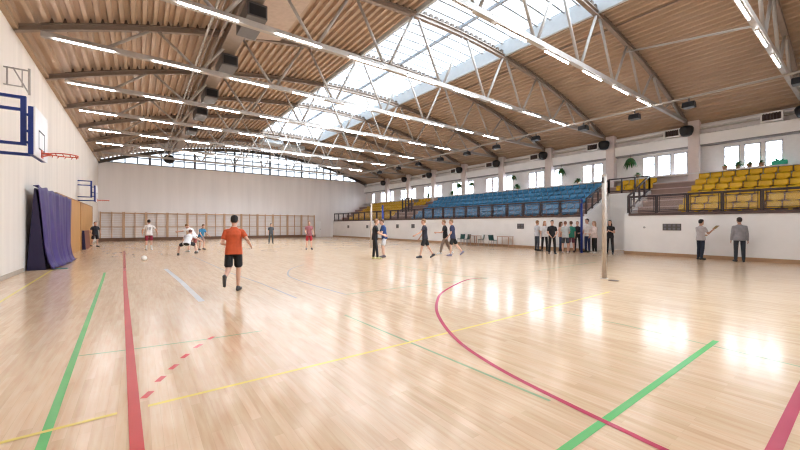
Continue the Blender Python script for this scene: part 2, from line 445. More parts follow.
# strip lights under the trusses
def make_lamp():
    t = thing('strip_light', 'x', 'strip light')
    obj('housing', MB().box(0, 1.45, -.03, .03, -.01, .05), STEEL, t, world=False)
    obj('light_tube', MB().tube([(.01, 0, -.03), (1.44, 0, -.03)], .022, 8), LAMP, t, world=False)
    return t
lp0 = make_lamp(); first = True
ORDL = {-1: 'nearest the camera', 0: 'second from the camera', 1: 'third from the camera', 2: 'fourth from the camera', 3: 'fifth from the camera', 4: 'sixth from the camera', 5: 'seventh from the camera', 6: 'second from the gable window'}
for k in range(-1, 7):
    for i in range(9):
        l = lp0 if first else copy_tree(lp0); first = False
        l.location = (-2.1 + 2.475 * i + {-1: -.7, 0: .35, 1: .42, 2: 0, 3: -.18}.get(k, -.3), TY[k] - (.0 if k < 1 else .12), HB - (.12 if k < 1 else .06))
        l['label'] = 'white glowing strip light under the roof truss ' + ORDL[k]; l['group'] = 'strip lights on the truss ' + ORDL[k]
# extra bracing and longitudinal services
tag(obj('brace_rod', MB().tube([(16.9, 6.47, 8.95), (14.6, 2.16, 7.36)], .035, 8), STEEL), 'thin pale brace rod between the two nearest trusses', 'brace')
tag(obj('cable_conduit', MB().tube([(15.6, YB, roofz(15.6) - .03), (15.6, 40, roofz(15.6) - .03)], .03, 6), STEELD), 'thin dark conduit under the deck beside the skylight', 'conduit')
lpipe = tag(obj('lighting_pipe', MB().tube([(19.72, YB, 7.18), (19.72, 41.9, 7.18)], .05, 8), STEEL), 'long pale pipe above the front of the stand carrying floodlights', 'pipe')
# floodlights hanging from the pipe
def make_flood():
    t = thing('floodlight', 'x', 'floodlight')
    obj('bracket', MB().bar((0, 0, 0), (0, 0, -.16), .05).bar((0, -.2, -.16), (0, .2, -.16), .04), DGREY, t, world=False)
    b = MB().prism([(-.16, -.18), (.12, -.18), (.20, -.42), (-.24, -.42)], 1, -.22, .22)
    obj('lamp_housing', b, BLACK, t, world=False, bevel=.02)
    obj('lens', MB().box(-.2, .16, -.19, .19, -.43, -.418), DGREY, t, world=False)
    return t
fd0 = make_flood(); first = True
for i, y in enumerate((1.75, 5.05, 7.2, 9.7, 12.6, 15.6, 18.3, 21.2, 24.0, 27.0, 30.2)):
    t = fd0 if first else copy_tree(fd0); first = False
    t.location = (19.72, y, 7.14); t['group'] = 'floodlights on the pipe'
    t['label'] = 'black floodlight on the long pipe, ' + ['nearest the camera', 'second from the camera', 'third from the camera', 'fourth from the camera', 'fifth from the camera', 'sixth from the camera', 'sixth from the far end'.replace('sixth', 'fifth'), 'fourth from the far end', 'third from the far end', 'second from the far end', 'at the far end'][i]
# roof duct with outlets and pipes
dt = thing('ventilation_duct', 'long brown ventilation duct under the left roof with black-mouthed outlets', 'duct', (2.8, 8, 8.2))
obj('duct_body', MB().box(2.55, 3.1, 8, 38, 8.32, 8.62), STEELD, dt, bevel=.02)
for i, y in enumerate((11.3, 15.35, 19.7, 23.2, 27.6)):
    o = MB().box(2.62, 3.22, y, y + 1.5, 7.85, 8.3)
    ob = obj('outlet_box', o, DGREY, dt, bevel=.02)
    obj('outlet_mouth', MB().box(2.68, 3.16, y - .015, y + .01, 7.9, 8.22), BLACK, ob)
for i, x in enumerate((1.95, 2.12, 2.36)):
    tag(obj('service_pipe', MB().tube([(x, YB, 8.35), (x, 41.5, 8.35)], .045 if i != 1 else .03, 8), STEELD if i else STEEL), ['pale service pipe farthest from the ventilation duct', 'thin dark service pipe between the other two pipes', 'dark service pipe next to the ventilation duct'][i], 'pipe', 'service pipes beside the duct')
pnl = MB()
for a, b in ((4.6, 9.6), (9.75, 14.9), (16.9, 19.3)): pnl.box(3.25, 4.6, a, b, 8.92, 8.97)
tag(obj('ceiling_panel', MB().prism([(3.25, 8.86), (4.75, 9.2), (4.75, 9.24), (3.25, 8.9)], 1, 11.0, 14.9), mat('flat_tan_sheet', (.48, .36, .27), .5)), 'flat tan sheet panel beside the ventilation duct, nearer one', 'panel', 'flat roof panels')
tag(obj('ceiling_panel', MB().prism([(3.25, 8.86), (4.75, 9.2), (4.75, 9.24), (3.25, 8.9)], 1, 6.7, 10.6), bpy.data.materials['flat_tan_sheet']), 'flat tan sheet panel beside the ventilation duct at the picture top', 'panel', 'flat roof panels')
jf = thing('jet_fan', 'black cylindrical fan hanging in front of the gable window', 'fan', (2.25, 39.4, 7.3))
obj('fan_casing', MB().tube([(2.25, 38.8, 7.55), (2.25, 40.3, 7.8)], .42, 16), BLACK, jf, smooth=False)
obj('hanger', MB().bar((2.25, 39.2, 8.0), (2.25, 39.2, 8.95), .06), DGREY, jf); obj('hanger', MB().bar((2.25, 40.1, 8.0), (2.25, 40.1, 8.95), .06), DGREY, jf)
for i, (a, b, y) in enumerate(((9.0, 10.9, 33.2), (11.1, 13.4, 34.2))):
    tag(obj('ventilation_box', MB().box(a, b, y, y + 1.3, 9.05, 9.4), GREYW, bevel=.03), ['white ventilation box under the roof past the skylight end, over the bars', 'white ventilation box under the roof past the skylight, set farther back'][i], 'vent', 'white boxes beyond the skylight')

# ------------------------------------------------------------------ stand fittings
# uplights on columns
def make_up():
    t = thing('column_lamp', 'x', 'lamp')
    obj('lamp_bowl', MB().lathe([(.16, -.34), (.26, -.28), (.34, -.08), (.36, .12), (.30, .24), (.2, .28)], n=18), BLACK, t, world=False, smooth=True)
    obj('mount', MB().box(-.05, .3, -.05, .05, -.03, .05), DGREY, t, world=False)
    return t
up0 = make_up(); first = True
names = ['at the picture edge', 'between the two windows nearest the camera', 'behind the cream post', 'over the blue seats nearest the stairs', 'over the middle of the blue seats', 'fourth from the far end', 'third from the far end', 'second from the far end', 'at the far end']
for j, k in enumerate(range(-1, 8)):
    t = up0 if first else copy_tree(up0); first = False
    t.scale = (.9, .9, .9); t.location = (24.42, TY[k] - .1, 6.72); t['group'] = 'column lamps'
    t['label'] = 'black bowl lamp on a stand column, ' + names[j]
# pipes and vent boxes in the gap above the bulkhead
for i, (x, z, r) in enumerate(((25.1, 6.98, .06), (24.95, 6.78, .045))):
    tag(obj('wall_pipe', MB().tube([(x, YB, z), (x, YF - .1, z)], r, 8), GREYD if i else WALLW), ['white pipe above the stand windows, upper one', 'grey pipe above the stand windows, lower one'][i], 'pipe', 'pipes over the windows')
def make_vent():
    t = thing('ventilation_grille', 'x', 'vent')
    obj('frame', MB().box(-.05, .3, 0, .06, -.22, .22).box(-.05, .3, .72, .78, -.22, .22).box(-.05, .3, .06, .72, .17, .22).box(-.05, .3, .06, .72, -.22, -.17), WALLW, t, world=False)
    g = MB().box(.1, .12, .06, .72, -.17, .17)
    for q in range(6): g.box(-.02, .1, .10 + q * .11, .13 + q * .11, -.17, .17)
    obj('grille', g, FASCIA, t, world=False)
    return t
vt0 = make_vent(); first = True
vn = ['nearest the camera', 'second from the camera', 'third from the camera', 'fourth from the camera', 'third from the far end', 'second from the far end', 'farthest away']
for j, y in enumerate((2.75, 6.75, 11.2, 15.6, 20.0, 24.4, 28.8)):
    t = vt0 if first else copy_tree(vt0); first = False
    t.location = (24.75, y, 6.78); t['label'] = 'white framed vent grille above the stand windows, ' + vn[j]; t['group'] = 'vent grilles over the stand'

# guard railings
def railing(y0, y1, n, label):
    t = thing('guard_railing', label, 'railing', (XR, (y0 + y1) / 2, 1.98))
    obj('fascia', MB().box(XR - .04, XR + .12, y0, y1, 1.97, 2.10), FASCIA, t)
    s = (y1 - y0) / n
    for i in range(n):
        a = y0 + i * s + .035; b = a + s - .07
        f = MB()
        for y in (a, b): f.box(XR - .005, XR + .045, y - .03, y + .03, 2.10, 2.93)
        f.box(XR - .005, XR + .045, a, b, 2.88, 2.93).box(XR - .005, XR + .045, a, b, 2.14, 2.18)
        f.box(XR + .005, XR + .035, a + .07, a + .095, 2.18, 2.88).box(XR + .005, XR + .035, b - .095, b - .07, 2.18, 2.88)
        f.box(XR + .005, XR + .035, a + .07, b - .07, 2.80, 2.825).box(XR + .005, XR + .035, a + .07, b - .07, 2.22, 2.245)
        p = obj('panel', f, DARKB, t)
        obj('pane', MB().box(XR + .016, XR + .024, a + .1, b - .1, 2.25, 2.80), PANER, p)
    obj('handrail', MB().bar((XR + .02, y0, 2.955), (XR + .02, y1, 2.955), .07, .045), DARKB, t)
    return t
railing(-2.0, OPEN[0][0] - .22, 8, 'dark railing in front of the yellow seats near the camera')
railing(OPEN[0][1] + .22, 26.6, 13, 'dark railing in front of the blue seats')
railing(26.62, YF - .3, 12, 'dark railing in front of the far yellow seats')
def stair_rail(a, b, label):
    t = thing('stair_railing', label, 'railing', (RX, (a + b) / 2, RZ))
    for y in (a - .08, b + .08):
        m = MB().bar((XR + .3, y, 3.0), (RX + .06, y, 4.3), .08, .07).bar((XR + .3, y, 2.28), (RX + .06, y, 3.55), .05, .05)
        n = 4
        for f in range(n + 1):
            x = XR + .3 + (RX + .06 - XR - .3) * f / n; zb = 2.06 + (RZ - 2.06) * (x - XR - .21) / (RX - XR - .21)
            m.bar((x, y, zb), (x, y, 3.0 + 1.3 * f / n), .08)
        obj('side_rail', m, DARKB, t)
    m = MB().bar((RX + .06, a - .08, 4.3), (RX + .06, b + .08, 4.3), .08, .07).bar((RX + .06, a - .08, 3.55), (RX + .06, b + .08, 3.55), .05, .05)
    for q in range(4):
        y = a - .08 + (b - a + .16) * q / 3; m.bar((RX + .06, y, RZ), (RX + .06, y, 4.3), .08)
    obj('back_rail', m, DARKB, t)
    for y in (a - .15, b): obj('coping', MB().prism([(XR + .21, 2.06), (RX, RZ), (RX, RZ + .04), (XR + .21, 2.10)], 1, y - .01, y + .16), WHITEP, t)
stair_rail(*OPEN[0], 'dark railing around the stair opening behind the cream post')
t = thing('aisle_railing', 'dark barrier in the aisle between the blue seats and far yellow seats', 'railing', (22.6, 29.4, ZT[2]))
m = MB().bar((22.6, 28.55, 4.28), (22.6, 30.25, 4.28), .09, .08).bar((22.6, 28.55, 3.25), (22.6, 30.25, 3.25), .06, .06).bar((22.6, 28.55, 3.75), (22.6, 30.25, 3.75), .05, .05)
obj('rails', m, DARKB, t)
for y in (28.6, 29.15, 29.65, 30.2): obj('upright', MB().bar((22.6, y, ZT[2]), (22.6, y, 4.3), .11), DARKB, t)

# seats
def seat_mesh():
    prof = [(.15, .085), (.16, .10), (.19, .105), (.26, .10), (.36, .10), (.42, .135), (.45, .22), (.47, .33), (.485, .395), (.50, .385)]
    hw = [.19, .20, .21, .215, .22, .225, .23, .23, .215, .205]
    mb = MB(); vs = []; ny = 7
    for layer in (0, 1):
        for (x, z), w in zip(prof, hw):
            for j in range(ny):
                u = -1 + 2 * j / (ny - 1); lift = .035 * u ** 4
                vs.append((x - (lift if x > .4 else 0) - (0 if not layer else -.012), u * w, z + (lift if x <= .4 else 0) - (.018 if layer else 0)))
    n = len(prof); fs = []
    for i in range(n - 1):
        for j in range(ny - 1):
            a = i * ny + j; fs.append((a, a + 1, a + ny + 1, a + ny)); c = n * ny + a; fs.append((c, c + ny, c + ny + 1, c + 1))
    o = n * ny
    for i in range(n - 1):
        for j in (0, ny - 1): a = i * ny + j; fs.append((a, a + ny, o + a + ny, o + a))
    for j in range(ny - 1):
        for i in (0, n - 1): a = i * ny + j; fs.append((a, a + 1, o + a + 1, o + a))
    mb.add(vs, fs); mb.box(.14, .4, -.05, .05, 0, .09)
    return mb.mesh('seat_shell', smooth=True)
SM = seat_mesh(); SMB = SM.copy(); SM.materials.append(YELSEAT); SMB.materials.append(BLUESEAT)
ROWN = ['front', 'second', 'third', 'fourth', 'fifth', 'top']
def seats(me, colour, y0, y1, rows, where):
    n = int(round((y1 - y0) / .5)); s = (y1 - y0) / n
    for i in rows:
        for k in range(n):
            o = bpy.data.objects.new(colour + '_stadium_seat', me); C.objects.link(o)
            o.location = (XT[i], y0 + (k + .5) * s, ZT[i])
            tag(o, '%s plastic seat in the %s row %s' % (colour, ROWN[i], where), 'seat', '%s seats, %s row %s' % (colour, ROWN[i], where))
seats(SM, 'yellow', .4, 5.9, range(6), 'of the stand section nearest the camera')
seats(SM, 'yellow', 7.8, 9.8, range(4, 6), 'behind the near stair opening')
seats(SMB, 'blue', 10.9, 26.9, range(6), 'of the long middle section')
seats(SM, 'yellow', 28.0, 30.0, range(4, 6), 'behind the aisle barrier')
seats(SM, 'yellow', 30.8, 39.8, range(6), 'of the far stand section')

# plants on the window sill / hanging
def tuft(mb, c, r, n, droop, seed):
    rnd = random.Random(seed)
    for i in range(n):
        a = rnd.uniform(0, 2 * PI); e = rnd.uniform(-.2, 1.3); L = r * rnd.uniform(.7, 1.1)
        d = Vector((math.cos(a) * math.cos(e), math.sin(a) * math.cos(e), math.sin(e)))
        p0 = Vector(c); p1 = p0 + d * L * .55; p2 = p0 + d * L + Vector((0, 0, -droop * L))
        side = d.cross(Vector((0, 0, 1)));
        if side.length < .1: side = Vector((1, 0, 0))
        side = side.normalized() * r * .13
        mb.add([p0 - side * .4, p0 + side * .4, p1 + side, p1 - side, p2], [(0, 1, 2, 3), (3, 2, 4)])
def plant(y, z, r, hanging, label, seed, potm=TERRA, x=24.85):
    if hanging:
        t = thing('hanging_plant', label, 'plant', (24.95, y, z), group='plants along the stand windows')
        m = MB(); tuft(m, (24.95, y, z), r, 90, 1.1, seed); obj('foliage', m, GREENL, t, fix=False)
        obj('basket', MB().lathe([(.05, -.16), (.13, -.1), (.15, 0)], (24.95, y, z), 12), TERRA, t)
        obj('hook_wire', MB().tube([(24.95, y, z), (25.0, y, 5.96)], .008, 5), DGREY, t)
    else:
        t = thing('potted_plant', label, 'plant', (x, y, z), group='plants along the stand windows')
        r = min(r, .42)
        obj('pot', MB().lathe([(.08, 0), (.11, .18), (.12, .2)], (x, y, z), 12), potm, t)
        m = MB(); tuft(m, (x, y, z + .2), r, 60, .35, seed); obj('foliage', m, GREENL, t, fix=False)
struct('trim_5', MB().box(24.72, XS, YB, YF, 4.33, 4.40), WALLS, label='window sill along the stand wall')
plant(9.35, 5.5, .42, True, 'bushy hanging plant behind the cream post, left of the window', 3)
plant(13.9, 5.45, .38, True, 'hanging plant over the near end of the blue seats', 4)
plant(18.0, 5.45, .30, True, 'dark hanging plant over the middle of the blue seats', 5)
plant(24.2, 5.35, .36, True, 'hanging plant over the far end of the blue seats', 6)
plant(22.6, 5.35, .28, True, 'small hanging plant by the far blue seats', 16)
for i, (y, r, lab) in enumerate(((4.85, .16, 'tiny sill plant at the far corner of the window over the yellow seats'), (4.35, .34, 'bushy sill plant in the window over the yellow seats'), (3.92, .2, 'small sill plant in the middle of the window over the yellow seats'),
                                 (3.50, .2, 'dark sill plant beside the emerald planter'), (8.9, .25, 'small plant on the sill below the bushy hanging plant'), (12.6, .35, 'leafy sill plant above the near blue seats'),
                                 (17.6, .5, 'tall sill plant above the middle blue seats'), (25.0, .7, 'large sill plant above the far blue seats'), (28.6, .5, 'sill plant above the aisle barrier'))):
    plant(y, 4.40, r, False, lab, 20 + i)
t = thing('emerald_planter', 'emerald green planter box on the sill by the column', 'planter', (24.9, 2.95, 4.4))
obj('planter_box', MB().box(24.8, 25.02, 2.62, 3.15, 4.4, 4.62), EMER, t, bevel=.02)
m = MB(); tuft(m, (24.9, 2.8, 4.6), .18, 30, .3, 50); tuft(m, (24.9, 2.98, 4.6), .2, 30, .3, 51); obj('foliage', m, mat('emerald_leaf', (.04, .42, .25), .5), t, fix=False)

# vents in the lower right wall
def grille(y, w, z, h, label, cells):
    t = thing('wall_grille', label, 'grille', (XR, y, z), group='dark grilles in the lower stand wall')
    obj('frame', MB().box(XR - .03, XR + .01, y - w / 2, y + w / 2, z - h / 2, z + h / 2), DGREY, t)
    s = w / cells
    gm = bpy.data.materials.get('grille_plate') or mat('grille_plate', (.16, .16, .18), .4)
    for c in range(cells):
        for q in range(2): obj('cover_plate', MB().box(XR - .036, XR - .02, y - w / 2 + c * s + .04, y - w / 2 + (c + 1) * s - .04, z - h / 2 + .03 + q * h / 2, z - h / 2 + h / 2 - .03 + q * h / 2), gm, t)
grille(5.85, .72, 1.40, .32, 'wide dark grille in the white wall behind the man with a notebook', 4)
grille(14.1, .5, 1.42, .34, 'dark square grille in the white wall beside the standing group', 2)
grille(25.5, .45, 1.40, .36, 'dark square grille just behind the walking player in black', 2)
grille(27.95, .4, 1.38, .36, 'dark square grille between the pair and the walking player', 2)
grille(33.6, .4, 1.32, .34, 'small dark grille left of the facing pair', 1)
grille(38.0, .4, 1.30, .34, 'small dark grille nearest the far wall', 1)
tag(obj('wall_button', MB().lathe([(.05, -.02), (.05, .02)], (0, 0, 0), 12), mat('grey_button', (.4, .4, .4), .5), loc=(XR - .02, 6.98, 1.38), world=False), 'small round button on the white wall near the recess', 'button').rotation_euler = (0, PI / 2, 0)

# ------------------------------------------------------------------ left wall equipment
def hoop(yc, xb, label, wall=XL):
    t = thing('basketball_hoop', label, 'basketball hoop', (wall, yc, 3.0), group='basketball hoops on the left wall')
    y0, y1 = yc - .58, yc + .58
    a = MB()
    xr = xb - .25
    for z in (4.20, 3.94, 3.22): a.bar((wall, yc, z), (xr, yc, z), .06)
    a.bar((wall, yc, 3.0), (xb - .04, yc, 3.0), .06)
    a.bar((xr, yc, 3.19), (xr, yc, 4.23), .085)
    for z in (3.85, 3.5, 3.26): a.bar((xr, yc, z), (xb - .03, yc, z), .05)
    a.bar((xb - .06, y0, 3.5), (xb - .06, y1, 3.5), .05)
    obj('support_arm', a, BLUEP, t)
    f = MB()
    for y in (y0, y1): f.box(xb - .08, xb, y - .02, y + .02, 2.93, 3.90)
    f.box(xb - .08, xb, y0, y1, 2.93, 2.99); f.box(xb - .08, xb, y0, y1, 3.84, 3.90)
    obj('board_frame', f, BLUEP, t)
    b = obj('backboard', MB().box(xb, xb + .025, y0 - .02, y1 + .02, 2.92, 3.91), WHITEP, t)
    q = MB()
    for y in (yc - .29, yc + .26): q.box(xb + .025, xb + .028, y, y + .03, 3.1, 3.5)
    for z in (3.1, 3.47): q.box(xb + .025, xb + .028, yc - .29, yc + .29, z, z + .03)
    obj('target_square', q, BLACK, b)
    xc = xb + .15 + .23
    r = MB().tube([(xc + .23 * math.cos(i * PI / 14), yc + .23 * math.sin(i * PI / 14), 3.05) for i in range(28)], .012, 8, True)
    r.bar((xb + .02, yc, 3.05), (xc - .22, yc, 3.05), .1, .03).bar((xb + .02, yc, 2.98), (xc - .2, yc + .0, 3.04), .06, .02)
    r.box(xb + .025, xb + .04, yc - .07, yc + .07, 2.95, 3.12)
    for i in range(12): r.bar((xc + .23 * math.cos(i * PI / 6), yc + .23 * math.sin(i * PI / 6), 3.04), (xc + .225 * math.cos(i * PI / 6 + .1), yc + .225 * math.sin(i * PI / 6 + .1), 3.0), .012)
    obj('ring', r, REDP, t)
hoop(10.78, -1.72, 'near blue framed basketball hoop with red ring at the picture edge')
hoop(28.9, -2.12, 'far blue framed basketball hoop above the wooden panels')
t = thing('wall_bracket', 'grey brown metal bracket frame high on the left wall', 'bracket', (XL, 14.3, 5.2))
m = MB().bar((XL, 14.3, 5.86), (-2.5, 14.3, 5.86), .035).bar((XL, 14.3, 5.38), (-2.62, 14.3, 5.38), .03).bar((-2.93, 14.3, 5.36), (-2.93, 14.3, 5.88), .035)
m.bar((-2.5, 14.3, 5.18), (-2.5, 14.3, 5.92), .05)
obj('bracket_frame', m, STEEL, t)
obj('strut', MB().bar((-2.82, 14.3, 5.88), (-2.5, 14.3, 5.2), .035).bar((-2.64, 14.3, 5.86), (-2.64, 14.3, 5.38), .025), STEEL, t)

# purple covered mats
t = thing('covered_mat_stack', 'stack of mats against the left wall under a draped purple cover', 'covered mats', (-2.5, 18.5, 0))
obj('mat_stack', MB().prism([(XL + .04, 0), (-2.5, 0), (-2.74, 2.72), (-2.79, 2.72)], 1, 16.55, 18.2).prism([(XL + .04, 0), (-2.56, 0), (-2.72, 2.4), (XL + .2, 2.4)], 1, 18.2, 20.3), DARKMAT, t, bevel=.02)
cm = MB(); vs = []; nu, nv = 90, 26; rnd = random.Random(7)
ph = [rnd.uniform(0, 6.28) for _ in range(6)]
for j in range(nv + 1):
    v = j / nv
    for i in range(nu + 1):
        u = i / nu; y = 16.48 + u * 3.95
        fold = (math.sin(u * 34 + ph[0] + v * 1.5) + .6 * math.sin(u * 61 + ph[1]) + .5 * math.sin(u * 17 + ph[2] - v * 2)) * (.010 + .032 * v ** 1.5)
        topz = 2.80 - .24 * u - .035 * math.sin(u * 5 * PI) ** 2
        z = topz * (1 - v) + .03 + .02 * math.sin(u * 40)
        base = (-2.68 + .38 * u) * (1 - v) + (-2.47 + .12 * u) * v + .10 * max(0, v - .72) ** 1.3 / .28 ** 1.3
        if v > .93: z = .03 + .04 * abs(math.sin(u * 25 + 9 * v)); base += (v - .93) * 1.6
        y2 = y + .05 * math.sin(v * 5 + u * 9) * v + (.22 * v if u > .96 else 0)
        vs.append((base + fold, y2, max(z, .015)))
fs = [(j * (nu + 1) + i, j * (nu + 1) + i + 1, (j + 1) * (nu + 1) + i + 1, (j + 1) * (nu + 1) + i) for j in range(nv) for i in range(nu)]
cm.add(vs, fs)
# fold over the top
k0 = len(cm.v)
cm.add([(-2.80 + .3 * i / nu, 16.48 + i / nu * 3.95, 2.80 - .24 * i / nu) for i in range(nu + 1)], [])
cm.f += [(k0 + i, k0 + i + 1, i + 1, i) for i in range(nu)]
# end flap on the far side
k1 = len(cm.v)
cm.add([(XL + .03, vs[j * (nu + 1) + nu][1], vs[j * (nu + 1) + nu][2]) for j in range(nv + 1)], [])
cm.f += [(k1 + j, k1 + j + 1, (j + 1) * (nu + 1) + nu, j * (nu + 1) + nu) for j in range(nv)]
cv = obj('cover', cm, PURPLE, t, smooth=True)
so = cv.modifiers.new('thick', 'SOLIDIFY'); so.thickness = .012
cw = MB(); cw.box(XL + .035, -2.46, 16.53, 16.548, 0.0, .03)
tag(obj('floor_strip', MB().box(-2.35, -1.98, 16.6, 16.72, 0, .02), mat('teal_strip', (.05, .2, .16), .5)), 'small teal strip on the floor under the purple cover', 'strip')
# wooden panels
for i, (a, b, lab) in enumerate(((20.7, 28.25, 'orange wooden wall panel next to the purple cover'), (28.35, 34.9, 'orange wooden wall panel below the far basketball hoop'))):
    t = thing('wooden_wall_panel', lab, 'panel', (XL, (a + b) / 2, 0), group='wooden panels on the left wall')
    obj('board', MB().box(XL, -2.80, a, b, 0, 2.86), ORWOOD, t)
    m = MB().box(XL, -2.785, a, a + .06, 0, 2.88).box(XL, -2.785, b - .06, b, 0, 2.88).box(XL, -2.785, a, b, 2.82, 2.88)
    obj('frame', m, wood_mat('panel_edge_wood_%d' % i, (.36, .17, .06), (.45, .22, .08)), t)
t = thing('leaning_mat', 'reddish brown mat leaning on the wooden panel by the person in black', 'mat', (-2.72, 30, 0))
obj('mat_face', MB().prism([(-2.77, 0), (-2.62, 0), (-2.68, 1.15), (-2.77, 1.15)], 1, 28.75, 31.4), MAROON, t, bevel=.015)
obj('end_face', MB().prism([(-2.775, 0), (-2.61, 0), (-2.675, 1.16), (-2.775, 1.16)], 1, 28.71, 28.76), DARKMAT, t)

# ------------------------------------------------------------------ wall bars along the far wall
wbm = {}
def make_bars(w):
    t = thing('wall_bars', 'x', 'wall bars')
    for i, x in enumerate((0, w / 2, w)):
        ww_ = .09 if i != 1 else .06
        obj('upright', MB().box(x - ww_ / 2, x + ww_ / 2, -.16, 0, .3, 2.72), BARWOOD, t, world=False)
    zs = [.45 + i * .162 for i in range(13)]
    for i, z in enumerate(zs):
        m = MB().tube([(.02, -.1, z), (w - .02, -.1, z)], .013, 6)
        obj('rung', m, RUNGW, t, world=False)
    obj('top_rail', MB().box(-.045, w + .045, -.17, -.02, 2.56, 2.66), BARWOOD, t, world=False)
    obj('middle_rail', MB().box(0, w, -.14, -.06, 1.30, 1.36), BARWOOD, t, world=False)
    return t
WBW = (17.75 - (XL + .12)) / 12
wb0 = make_bars(WBW - .1); first = True
for i in range(12):
    t = wb0 if first else copy_tree(wb0); first = False
    t.location = (XL + .17 + i * WBW, YF - .002, 0); t['group'] = 'wall bars on the far wall'
    t['label'] = 'wooden wall bars on the far wall, ' + (['at the left corner', 'second from the left corner', 'third from the left corner', 'fourth from the left corner', 'fifth from the left corner', 'sixth from the left corner', 'sixth from the white door', 'fifth from the white door', 'fourth from the white door', 'third from the white door', 'second from the white door', 'next to the white door'][i])
dd = struct('door_1', MB().box(17.95, 18.6, YF - .05, YF, 0, 1.95), mat('bright_white_door', (.86, .85, .84), .4), label='narrow white door in the far wall')
obj('door_handle', MB().box(18.48, 18.55, YF - .1, YF - .05, .95, 1.0), DGREY, dd)

# ------------------------------------------------------------------ posts, ball, chairs, tables
def post(x, y, h, m, label, base=True):
    t = thing('volleyball_post', label, 'post', (x, y, 0), group='volleyball posts')
    obj('tube', MB().tube([(x, y, 0), (x, y, h)], .06, 16), m, t, smooth=True)
    obj('cap', MB().lathe([(.065, 0), (.065, .04), (.03, .06)], (x, y, h), 16), m, t)
    obj('pulley', MB().box(x - .09, x - .055, y - .03, y + .03, h - .2, h - .05), DGREY, t)
    if base: obj('floor_collar', MB().lathe([(.10, 0), (.10, .012), (.065, .02)], (x, y, 0), 16), m, t)
post(10.45, 4.57, 2.87, CREAMP, 'cream round post standing in the court in front of the stair opening')
post(19.2, 9.55, 2.87, BLUEP, 'blue post standing among the group by the stand wall')
post(12.2, 19.7, 2.87, CREAMP, 'cream post behind the facing pair of players')
post(13.35, 20.1, 2.8, BLUEP, 'blue post behind the player in a navy shirt')
tag(obj('floor_socket_cover', MB().lathe([(.13, 0), (.13, .008), (.11, .014)], (10.3, 4.27, 0), 20), mat('brown_cover', (.10, .06, .045), .5)), 'dark round socket cover on the floor beside the cream post', 'floor cover')
bm_ = MB().sphere((0, 0, 0), .11, n=20, m=14)
ball = tag(obj('ball', bm_, mat('white_ball', (.78, .76, .70), .5), loc=(.17, 18.3, .11), smooth=True, world=False), 'white ball on the floor behind the running man', 'ball')
def make_chair():
    t = thing('stacking_chair', 'x', 'chair')
    s = MB(); vs = []; prof = [(-.20, .44), (-.1, .45), (.08, .435), (.17, .455), (.205, .56), (.225, .70), (.24, .80)]
    for l in (0, 1):
        for x, z in prof:
            for j in range(5):
                u = -1 + j / 2; vs.append((x - .02 * l * (x > .1), u * .21, z - .02 * l + .02 * u * u))
    n = len(prof); fs = []
    for i in range(n - 1):
        for j in range(4):
            a = i * 5 + j; fs.append((a, a + 1, a + 6, a + 5)); c = a + 5 * n; fs.append((c, c + 5, c + 6, c + 1))
        for j in (0, 4): a = i * 5 + j; fs.append((a, a + 5, a + 5 + 5 * n, a + 5 * n))
    for j in range(4):
        for i in (0, n - 1): a = i * 5 + j; fs.append((a, a + 1, a + 1 + 5 * n, a + 5 * n))
    s.add(vs, fs); obj('seat_shell', s, GREENCH, t, smooth=True, world=False)
    for x in (-.17, .17):
        for y in (-.19, .19): obj('leg', MB().tube([(x * 1.15, y * 1.1, 0), (x * .9, y, .44)], .014, 8), CHROME, t, world=False)
    return t
ch0 = make_chair(); first = True
for (x, y, rz, lab) in ((19.75, 18.95, .1, 'dark green chair by the stand wall, farthest from the group'), (19.75, 18.35, -.2, 'dark green chair beside the small table, second from the far end'),
                        (19.7, 16.95, -.7, 'dark green chair turned toward the table gap, third from the far end'), (19.75, 15.95, 1.3, 'dark green chair beside the table nearest the group')):
    t = ch0 if first else copy_tree(ch0); first = False
    t.location = (x, y, 0); t.rotation_euler.z = rz; t['label'] = lab; t['group'] = 'green chairs by the stand wall'
def table(y, label, w=1.1):
    t = thing('side_table', label, 'table', (19.85, y, 0), group='small tables by the stand wall')
    obj('table_top', MB().box(19.6, 20.15, y - w / 2, y + w / 2, .70, .73), TABLEW, t)
    for x in (19.64, 20.11):
        for q in (-1, 1): obj('leg', MB().bar((x, y + q * (w / 2 - .04), 0), (x, y + q * (w / 2 - .04), .7), .035), TABLEW, t)
table(17.62, 'small brown table between the green chairs', .7)
table(15.0, 'small brown table nearest the standing group', .95)

